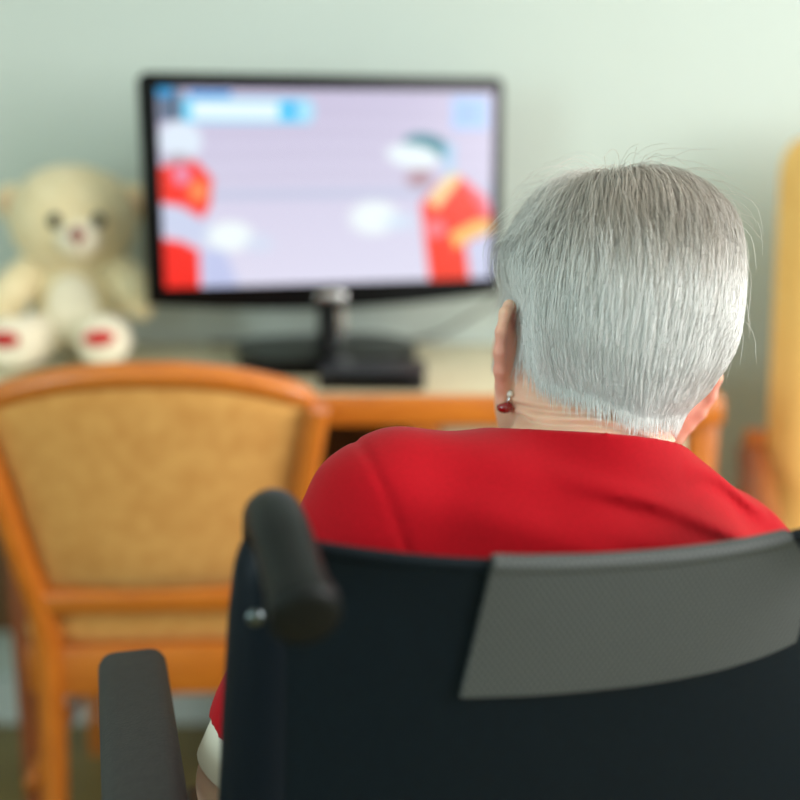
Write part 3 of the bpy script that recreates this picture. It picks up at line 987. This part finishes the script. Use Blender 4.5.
hands = hand(wrl, elb, -1) + hand(wrr, ebr, 1)
hl, hr_ = L(-0.055, 0.16, 0.515), L(0.105, 0.16, 0.515)
kl, kr = L(-0.085, 0.475, 0.505), L(0.125, 0.475, 0.505)
al, ar_ = L(-0.085, 0.515, 0.165), L(0.125, 0.515, 0.165)
legs = [Cone(hl, kl, 0.068, 0.050, 0.03), Cone(hr_, kr, 0.068, 0.050, 0.03),
        Cone(kl, al, 0.048, 0.032, 0.02), Cone(kr, ar_, 0.048, 0.032, 0.02)]
feet = [Cone(al + np.array([0, 0, -0.020]), al + Fd * 0.10 + np.array([0, 0, -0.035]), 0.028, 0.020, 0.02),
        Cone(ar_ + np.array([0, 0, -0.020]), ar_ + Fd * 0.10 + np.array([0, 0, -0.035]), 0.028, 0.020, 0.02)]

body = head + neck + torso + arms_u + arms_f + legs + feet + face + ears + hands
bx = axis_pts([(-0.22, -0.10, 0.004), (-0.10, 0.05, 0.005), (0.05, 0.31, 0.0018), (0.31, 0.46, 0.005)])
by = axis_pts([(0.66, 0.82, 0.005), (0.82, 1.07, 0.0018), (1.07, 1.40, 0.0045)])
bz = axis_pts([(0.06, 0.50, 0.006), (0.50, 0.64, 0.0035), (0.64, 0.82, 0.005), (0.82, 1.10, 0.0018)])
FB = grid_eval(body, bx, by, bz)
# shallow creases across the back of the neck
XX, YY, ZZ = np.meshgrid(bx, by, bz, indexing='ij', sparse=True)
V, F = surface_nets(FB, bx, by, bz)
# creases: displace vertices of the nape in head space
Pl = (V - HC) @ HM
nb = (np.abs(Pl[:, 0]) < 0.07) & (Pl[:, 1] < -0.005) & (Pl[:, 2] < -0.085) & (Pl[:, 2] > -0.17)
if nb.any():
    q = V[nb]
    n_ = grad(scalp, q)
    zz = Pl[nb][:, 2] + 0.10 * Pl[nb][:, 0] ** 2 / 0.07 + 0.003 * np.sin(Pl[nb][:, 0] * 70)
    w_ = np.zeros(len(q))
    for zc, a, s_ in ((-0.097, 0.0036, 0.0020), (-0.106, 0.0042, 0.0022), (-0.115, 0.0036, 0.0020)):
        w_ -= a * np.exp(-((zz - zc) / s_) ** 2)
        w_ += a * 0.4 * np.exp(-((zz - zc - 0.004) / 0.003) ** 2)
    V[nb] += n_ * w_[:, None]
person = thing('person', 'elderly person with short silver hair and red shirt sitting in the wheelchair', 'person', L(0.03, 0.15, 0.0))
PO = np.array(person.location)
me = mesh_np('body', V - PO, F)
skin = np.tile(lin((236, 192, 166)), (len(V), 1))
for s in (-1, 1):
    dd = np.linalg.norm((V - ear_c[s][0]) / np.array([1, 1, 1.0]), axis=1)
    k = np.clip((0.046 - dd) / 0.02, 0, 1)[:, None]
    lateral = np.clip((s * Pl[:, 0] - 0.068) / 0.010, 0, 1)[:, None]
    k = k * lateral
    skin = skin * (1 - k) + lin((232, 166, 146)) * k
mott = (0.5 + 0.5 * np.sin(V[:, 0] * 160 + 2 * np.sin(V[:, 2] * 90)) * np.sin(V[:, 1] * 140 + V[:, 2] * 110))[:, None]
skin = skin * (0.95 + 0.05 * mott)
lipm = (((Pl[:, 0] / 0.023) ** 2 + ((Pl[:, 2] + 0.099) / 0.0085) ** 2 < 1) & (Pl[:, 1] > 0.085))[:, None]
skin = np.where(lipm, lin((214, 150, 134)), skin)
set_col(me, skin)
link('body', me, 'skin', person)
for s in (-1, 1):
    c = Hd(s * 0.031, 0.0815, -0.038) - PO
    ey = MB().ell(c, (0.0115, 0.0115, 0.0085), rot=Euler((0, 0, R(14)))).build('eye', 'eyeball', person)
    c2 = Hd(s * 0.031, 0.0900, -0.038) - PO
    MB().ell(c2, (0.0052, 0.0045, 0.0052)).build('iris', 'iris', ey)

# ---- shirt
sdir_l = (elb - shl) / np.linalg.norm(elb - shl); sdir_r = (ebr - shr) / np.linalg.norm(ebr - shr)
slv_l = [Cone(shl, elb - sdir_l * 0.0, 0.050, 0.045, 0.035)]
slv_r = [Cone(shr, ebr - sdir_r * 0.0, 0.050, 0.045, 0.035)]
sh_prims = torso + slv_l + slv_r + neck
sx = axis_pts([(-0.24, 0.46, 0.0035)]); sy = axis_pts([(0.64, 1.06, 0.0035)]); sz = axis_pts([(0.44, 0.95, 0.0035)])
FS = grid_eval(sh_prims, sx, sy, sz, 0.06)
X, Y, Z = sx[:, None, None], sy[None, :, None], sz[None, None, :]
# chair-space coordinates for the folds
rr = (X - WCn[0]) * Rd[0] + (Y - WCn[1]) * Rd[1]
ff = (X - WCn[0]) * Fd[0] + (Y - WCn[1]) * Fd[1]
def ridge(r0, z0, r1, z1, wd, amp):
    """soft fold running between two points of the back"""
    er, ez = r1 - r0, z1 - z0
    ln = er * er + ez * ez
    t = ((rr - r0) * er + (Z - z0) * ez) / ln
    dist = ((rr - r0) * ez - (Z - z0) * er) / math.sqrt(ln)
    dist = dist + 0.006 * np.sin(t * 5)
    return amp * np.exp(-(dist / wd) ** 2) * np.clip(1 - np.abs(2 * t - 1) ** 3, 0, 1) * (np.clip(t, 0, 1) == t)
fold = (ridge(0.02, 0.872, 0.225, 0.800, 0.007, 0.0050) + ridge(0.08, 0.845, 0.26, 0.775, 0.009, 0.0055) + ridge(0.02, 0.845, 0.20, 0.78, 0.010, 0.0045)
        + ridge(0.13, 0.868, 0.235, 0.815, 0.006, 0.0045) - ridge(0.05, 0.855, 0.23, 0.788, 0.007, 0.0035)
        + ridge(-0.05, 0.85, 0.10, 0.81, 0.012, 0.003) - ridge(0.12, 0.855, 0.24, 0.805, 0.006, 0.003))
FS = FS - 0.010 - 1.15 * fold - 0.0012 * np.sin(rr * 60 + Z * 45) * np.sin(Z * 70 + ff * 30)
# sleeve seam on the left shoulder: a narrow groove
dsl = (X - shl[0]) * Rd[0] + (Y - shl[1]) * Rd[1] + 0.30 * (Z - shl[2])
FS = FS + 0.0022 * np.exp(-((dsl - 0.005) / 0.0028) ** 2) * (Z > 0.74)
# round neckline: cut by a plane that drops towards the throat and the right shoulder
nk = Cone(L(0.083, 0.150, 0.80), Hd(0.0, 0.0, -0.060), 0.060, 0.064, 0.01)
ND = nk.d(X, Y, Z)
nl = np.array([0.18, 0.30, 1.0]); nl /= np.linalg.norm(nl)
rz0, fz0, zz0 = 0.085, 0.085, 0.8965
plane = nl[0] * (rr - rz0) + nl[1] * (ff - fz0) + nl[2] * (Z - zz0)
FS = np.maximum(FS, np.minimum(plane, 0.055 - ND))
# neckline band stands slightly proud is left to the seam; open the sleeves and the hem
cut_l = (X - elb[0]) * sdir_l[0] + (Y - elb[1]) * sdir_l[1] + (Z - elb[2]) * sdir_l[2] + 0.036
near_l = ((X - elb[0]) ** 2 + (Y - elb[1]) ** 2 + (Z - elb[2]) ** 2) < 0.085 ** 2
cut_r = (X - ebr[0]) * sdir_r[0] + (Y - ebr[1]) * sdir_r[1] + (Z - ebr[2]) * sdir_r[2] + 0.036
near_r = ((X - ebr[0]) ** 2 + (Y - ebr[1]) ** 2 + (Z - ebr[2]) ** 2) < 0.085 ** 2
side_l = rr < -0.128
side_r = rr > 0.185
FS = np.where(near_l & side_l, np.maximum(FS, cut_l), FS)
FS = np.where(near_r & side_r, np.maximum(FS, cut_r), FS)
FS = np.maximum(FS, 0.475 - Z)
V, F = surface_nets(FS, sx, sy, sz)
shirt = link('shirt', mesh_np('shirt', V - PO, F), 'shirt', person)
sm = shirt.modifiers.new('smooth', 'SMOOTH'); sm.factor = 0.4; sm.iterations = 2
for (sh_, el_, d_) in ((shl, elb, sdir_l), (shr, ebr, sdir_r)):
    a = el_ - d_ * 0.040 - PO; c = el_ - d_ * 0.004 - PO
    MB().tube([Vector(a), Vector((a + c) / 2), Vector(c)], [0.051, 0.0505, 0.050], 36, cap=True).build('sleeve_cuff', 'cuff', shirt)

# ---- trousers and shoes
tro = [torso[0]] + [Cone(hl, kl, 0.074, 0.058, 0.03), Cone(hr_, kr, 0.074, 0.058, 0.03), Cone(kl, al, 0.056, 0.050, 0.02), Cone(kr, ar_, 0.056, 0.050, 0.02)]
tx = axis_pts([(-0.24, 0.46, 0.006)]); ty_ = axis_pts([(0.60, 1.40, 0.006)]); tz = axis_pts([(0.08, 0.64, 0.006)])
FT = grid_eval(tro, tx, ty_, tz) - 0.003
FT = np.maximum(FT, tz[None, None, :] - 0.575)
FT = np.maximum(FT, 0.165 - tz[None, None, :])
V, F = surface_nets(FT, tx, ty_, tz)
link('trousers', mesh_np('trousers', V - PO, F), 'trousers', person)
for a_ in (al, ar_):
    pr = [Cone(a_ + np.array([0, 0, -0.018]) - Fd * 0.012, a_ + Fd * 0.115 + np.array([0, 0, -0.030]), 0.036, 0.026, 0.02), Cone(a_ + np.array([0, 0, 0.0]), a_ + np.array([0, 0, 0.02]), 0.036, 0.036, 0.02)]
    lo, hi = a_ - 0.06, a_ + 0.18
    qx = axis_pts([(a_[0] - 0.12, a_[0] + 0.10, 0.004)]); qy = axis_pts([(a_[1] - 0.08, a_[1] + 0.18, 0.004)]); qz = axis_pts([(0.10, 0.24, 0.004)])
    FQ = np.maximum(grid_eval(pr, qx, qy, qz), 0.113 - qz[None, None, :])
    FQ = np.maximum(FQ, qz[None, None, :] - 0.185)
    V, F = surface_nets(FQ, qx, qy, qz)
    link('shoe', mesh_np('shoe', V - PO, F), 'shoe', person)

# ---- hair
hair_poly = np.array([(-0.30, -0.080), (-0.060, -0.080), (-0.048, -0.074), (-0.042, -0.056), (-0.030, -0.030), (0.000, -0.020), (0.022, -0.018), (0.032, -0.014), (0.042, -0.010),
                      (0.052, 0.000), (0.060, 0.034), (0.086, 0.060), (0.30, 0.10), (0.30, 0.40), (-0.30, 0.40)])


def hair_mask(Q):
    """positive inside the hairline (head space, side view)"""
    y, z = Q[:, 1], Q[:, 2]
    y = y + 0.014 * np.clip(Q[:, 0] / 0.06, 0, 1) * np.clip((-z - 0.01) / 0.03, 0, 1)
    z = z + 0.010 * np.clip(1 - np.abs(Q[:, 0]) / 0.05, 0, 1) * (y < -0.03)
    d = np.full(len(Q), 1e9); ins = np.zeros(len(Q), bool)
    n = len(hair_poly)
    for i in range(n):
        a = hair_poly[i]; b_ = hair_poly[(i + 1) % n]
        e = b_ - a
        t = np.clip(((y - a[0]) * e[0] + (z - a[1]) * e[1]) / (e @ e), 0, 1)
        d = np.minimum(d, np.hypot(y - a[0] - t * e[0], z - a[1] - t * e[1]))
        ey = e[1] if abs(e[1]) > 1e-9 else 1e-9
        c = ((a[1] > z) != (b_[1] > z)) & (y < e[0] * (z - a[1]) / ey + a[0])
        ins ^= c
    return np.where(ins, d, -d)


def hair_off(Q):
    """thickness of the hair over the scalp"""
    m_ = hair_mask(Q)
    t = np.clip(m_ / 0.035, 0, 1)
    base = 0.016 + 0.011 * np.clip(Q[:, 2] / 0.075, 0, 1) ** 1.5 + 0.001 * np.clip((Q[:, 1] - 0.01) / 0.05, 0, 1) + 0.005 * np.clip((-Q[:, 1] - 0.03) / 0.05, 0, 1) * np.clip((Q[:, 2] + 0.05) / 0.05, 0, 1)
    base = base + 0.0075 * np.exp(-((Q[:, 2] + 0.002) / 0.042) ** 2) * np.clip((-Q[:, 0] - 0.03) / 0.04, 0, 1) * np.exp(-((Q[:, 1] - 0.01) / 0.045) ** 2)
    return base * (0.28 + 0.72 * t ** 0.7)


def noise3(Q, f, seed=0):
    s_ = np.random.default_rng(seed)
    out = np.zeros(len(Q))
    for i in range(5):
        v = s_.normal(size=3); v /= np.linalg.norm(v)
        out += np.sin(Q @ v * f * (0.7 + 0.6 * s_.random()) + s_.random() * 6.28)
    return out / 5


# solid under-layer
gx = axis_pts([(-0.14, 0.14, 0.003)]); gy = axis_pts([(-0.16, 0.15, 0.003)]); gz = axis_pts([(-0.15, 0.13, 0.003)])
GX, GY, GZ = np.meshgrid(gx, gy, gz, indexing='ij')
Q = np.stack([GX.ravel(), GY.ravel(), GZ.ravel()], 1)
fs = eval_pts(scalp, Q @ HM.T + HC)
sel = np.abs(fs) < 0.05
FH = np.ones(len(Q)) * 0.05
Qs = Q[sel]
FH[sel] = np.maximum(fs[sel] - 0.74 * hair_off(Qs) - 0.0012 * noise3(Qs, 160, 3), -(hair_mask(Qs) - 0.003))
FH[fs < -0.05] = -0.05
FH[fs < -0.012] = np.maximum(FH[fs < -0.012], 0.01)          # hollow: a cap, not a ball
V, F = surface_nets(FH.reshape(GX.shape).astype(np.float32), gx, gy, gz)
Vw = V @ HM.T + HC
hcap = link('hair', mesh_np('hair', Vw - PO, F), 'hair_base', person)
hcap['label'] = 'short silver white hair brushed down to the nape'

# strands
NS, NP = 34000, 9
dirs = rng.normal(size=(NS * 2, 3)); dirs /= np.linalg.norm(dirs, axis=1, keepdims=True)
P = dirs * np.array([0.085, 0.10, 0.10]) + np.array([0, -0.006, -0.012])
def to_w(Q): return Q @ HM.T + HC
def scalp_l(Q): return eval_pts(scalp, to_w(Q))
def grad_l(Q): return grad(scalp, to_w(Q)) @ HM
for _ in range(4):
    P = P - scalp_l(P)[:, None] * grad_l(P)
P = P[hair_mask(P) > 0.001][:NS]
NS = len(P)
root = P.copy()
WH = np.array([-0.012, 0.004, 0.082])             # crown whorl
rs = rng.random((NS, 6))
length = (0.050 + 0.026 * np.clip((root[:, 2] + 0.04) / 0.09, 0, 1)) * (0.7 + 0.6 * rs[:, 0])
length *= 1.0 - 0.62 * np.clip((-root[:, 2] - 0.035) / 0.03, 0, 1)
fly = rs[:, 1] < 0.003 + 0.030 * np.clip((root[:, 2] - 0.045) / 0.03, 0, 1)
fly |= (root[:, 0] < -0.02) & (root[:, 2] > -0.01) & (rs[:, 1] < 0.05)
length = np.where(fly, length * 0.75, length)
hfac = 0.85 + 0.27 * rs[:, 2]
hfac = np.where(fly, hfac + 0.5 * rs[:, 3], hfac)
clump = noise3(root, 75, 11); clump2 = noise3(root, 300, 12)
pts = [root + grad_l(root) * (0.55 * np.maximum(hair_off(root), 0.004))[:, None]]
for k in range(1, NP):
    t = k / (NP - 1)
    n_ = grad_l(P)
    aw = P - WH
    dn = np.linalg.norm(aw, axis=1, keepdims=True)
    aw = aw / (dn + 1e-6)
    sw = np.cross(n_, aw)
    back = np.clip((-P[:, 1] + 0.0) / 0.06, 0, 1)[:, None]
    side = np.clip(np.abs(P[:, 0:1]) / 0.07, 0, 1)
    dirv = aw + 0.35 * sw * np.exp(-(dn / 0.05) ** 2)
    dirv = dirv + np.array([0, 0, -1.0]) * (0.45 + 0.9 * np.clip((-P[:, 2:3] + 0.03) / 0.06, 0, 1))
    dirv = dirv + np.array([0, 0.30, 0]) * (P[:, 1:2] > 0.0)
    dirv = dirv + np.array([0.35, 0, 0]) * np.clip((-P[:, 2:3] - 0.03) / 0.05, 0, 1) * back
    dirv = dirv + 0.26 * sw * clump[:, None] + 0.10 * sw * clump2[:, None] + 0.30 * sw * (rs[:, 4:5] - 0.5) * 2
    dirv = dirv - n_ * (dirv * n_).sum(1, keepdims=True)
    dirv /= (np.linalg.norm(dirv, axis=1, keepdims=True) + 1e-9)
    P = P + dirv * (length / (NP - 1))[:, None]
    sd = scalp_l(P); n_ = grad_l(P)
    ho = np.maximum(hair_off(P), 0.005)
    hgt = ho * hfac * (0.62 + 0.38 * math.sin(min(t * 2.6, 1.57))) * (1.0 + 0.10 * clump2)
    hgt = hgt + np.where(fly, 0.011 * t * t * rs[:, 5], 0) - (~fly) * 0.06 * ho * t ** 3
    P = P + n_ * (hgt - sd)[:, None]
    pts.append(P.copy())
PT = np.stack(pts, 1)                                  # NS, NP, 3
PT[:, :, 0] += 0.00015 * np.sin(np.arange(NP)[None, :] * 1.3 + rs[:, 0:1] * 30)
Wd = PT.reshape(-1, 3) @ HM.T + HC - PO
Wd = Wd.reshape(NS, NP, 3)
Tn = np.gradient(Wd, axis=1)
Tn /= (np.linalg.norm(Tn, axis=2, keepdims=True) + 1e-12)
ref = np.tile(np.array([0.31, 0.52, 0.79]), (NS, NP, 1))
A1 = np.cross(Tn, ref); A1 /= (np.linalg.norm(A1, axis=2, keepdims=True) + 1e-12)
A2 = np.cross(Tn, A1)
rad0 = (0.00013 + 0.00008 * rs[:, 3])[:, None] * np.array([1, 1, 1, 1, 1, 0.95, 0.85, 0.65, 0.25])[None, :]
rad0 = np.where(fly[:, None], rad0 * 0.7, rad0)
VV = np.stack([Wd + (A1 * math.cos(a) + A2 * math.sin(a)) * rad0[..., None] for a in (0.0, 2.0944, 4.18879)], 2)   # NS,NP,3,3
idx = np.arange(NS * NP * 3).reshape(NS, NP, 3)
q = []
for k in range(3):
    k2 = (k + 1) % 3
    q.append(np.stack([idx[:, :-1, k], idx[:, :-1, k2], idx[:, 1:, k2], idx[:, 1:, k]], -1).reshape(-1, 4))
me = mesh_np('hair_strands', VV.reshape(-1, 3), np.concatenate(q))
# silver strands, browner grey at the crown and the temples
tone = noise3(root, 45, 21) * 0.6 + noise3(root, 120, 22) * 0.4 + (rs[:, 5] - 0.5) * 0.8
brown = np.clip(1.25 - np.linalg.norm((root - np.array([-0.015, -0.045, 0.070])) / np.array([0.060, 0.06, 0.042]), axis=1), 0, 1)
brown = np.maximum(brown, 0.75 * np.clip((root[:, 1] + 0.012) / 0.05, 0, 1))
brown = np.clip(brown * (0.75 + 0.5 * noise3(root, 90, 23)), 0, 1)[:, None]
cw = lin((254, 254, 251)); cgy = lin((222, 223, 219)); cb_ = lin((150, 124, 94))
kk = np.clip(0.70 + 0.55 * tone, 0, 1)[:, None]
hc = cgy * (1 - kk) + cw * kk
hc = hc * (1 - 0.8 * brown) + cb_ * 0.8 * brown
set_col(me, np.repeat(hc, NP * 3, axis=0))
hs = link('hair_strands', me, 'hair', hcap)
hs['kind'] = 'stuff'

# ---- earring hanging from the left ear
ec = ear_c[-1][1]
er_ = thing('earring', 'red bead earring with silver stud hanging from the left ear lobe', 'earring', ec)
EA = HM
bk_ = np.array([0.35, -0.93, 0.0])
MB().ell((0.001, -0.006, -0.002), (0.0068, 0.0062, 0.0050)).build('bead', 'bead', er_)
MB().ell((0.0045, -0.0085, 0.0095), (0.0028, 0.0028, 0.0028)).build('stud_back', 'pearl', er_)
MB().tube([(0.0045, -0.0085, 0.0085), (0.003, -0.0095, 0.004), (0.001, -0.006, 0.000)], 0.0006, 8, smooth=4).build('hook', 'silver', er_)
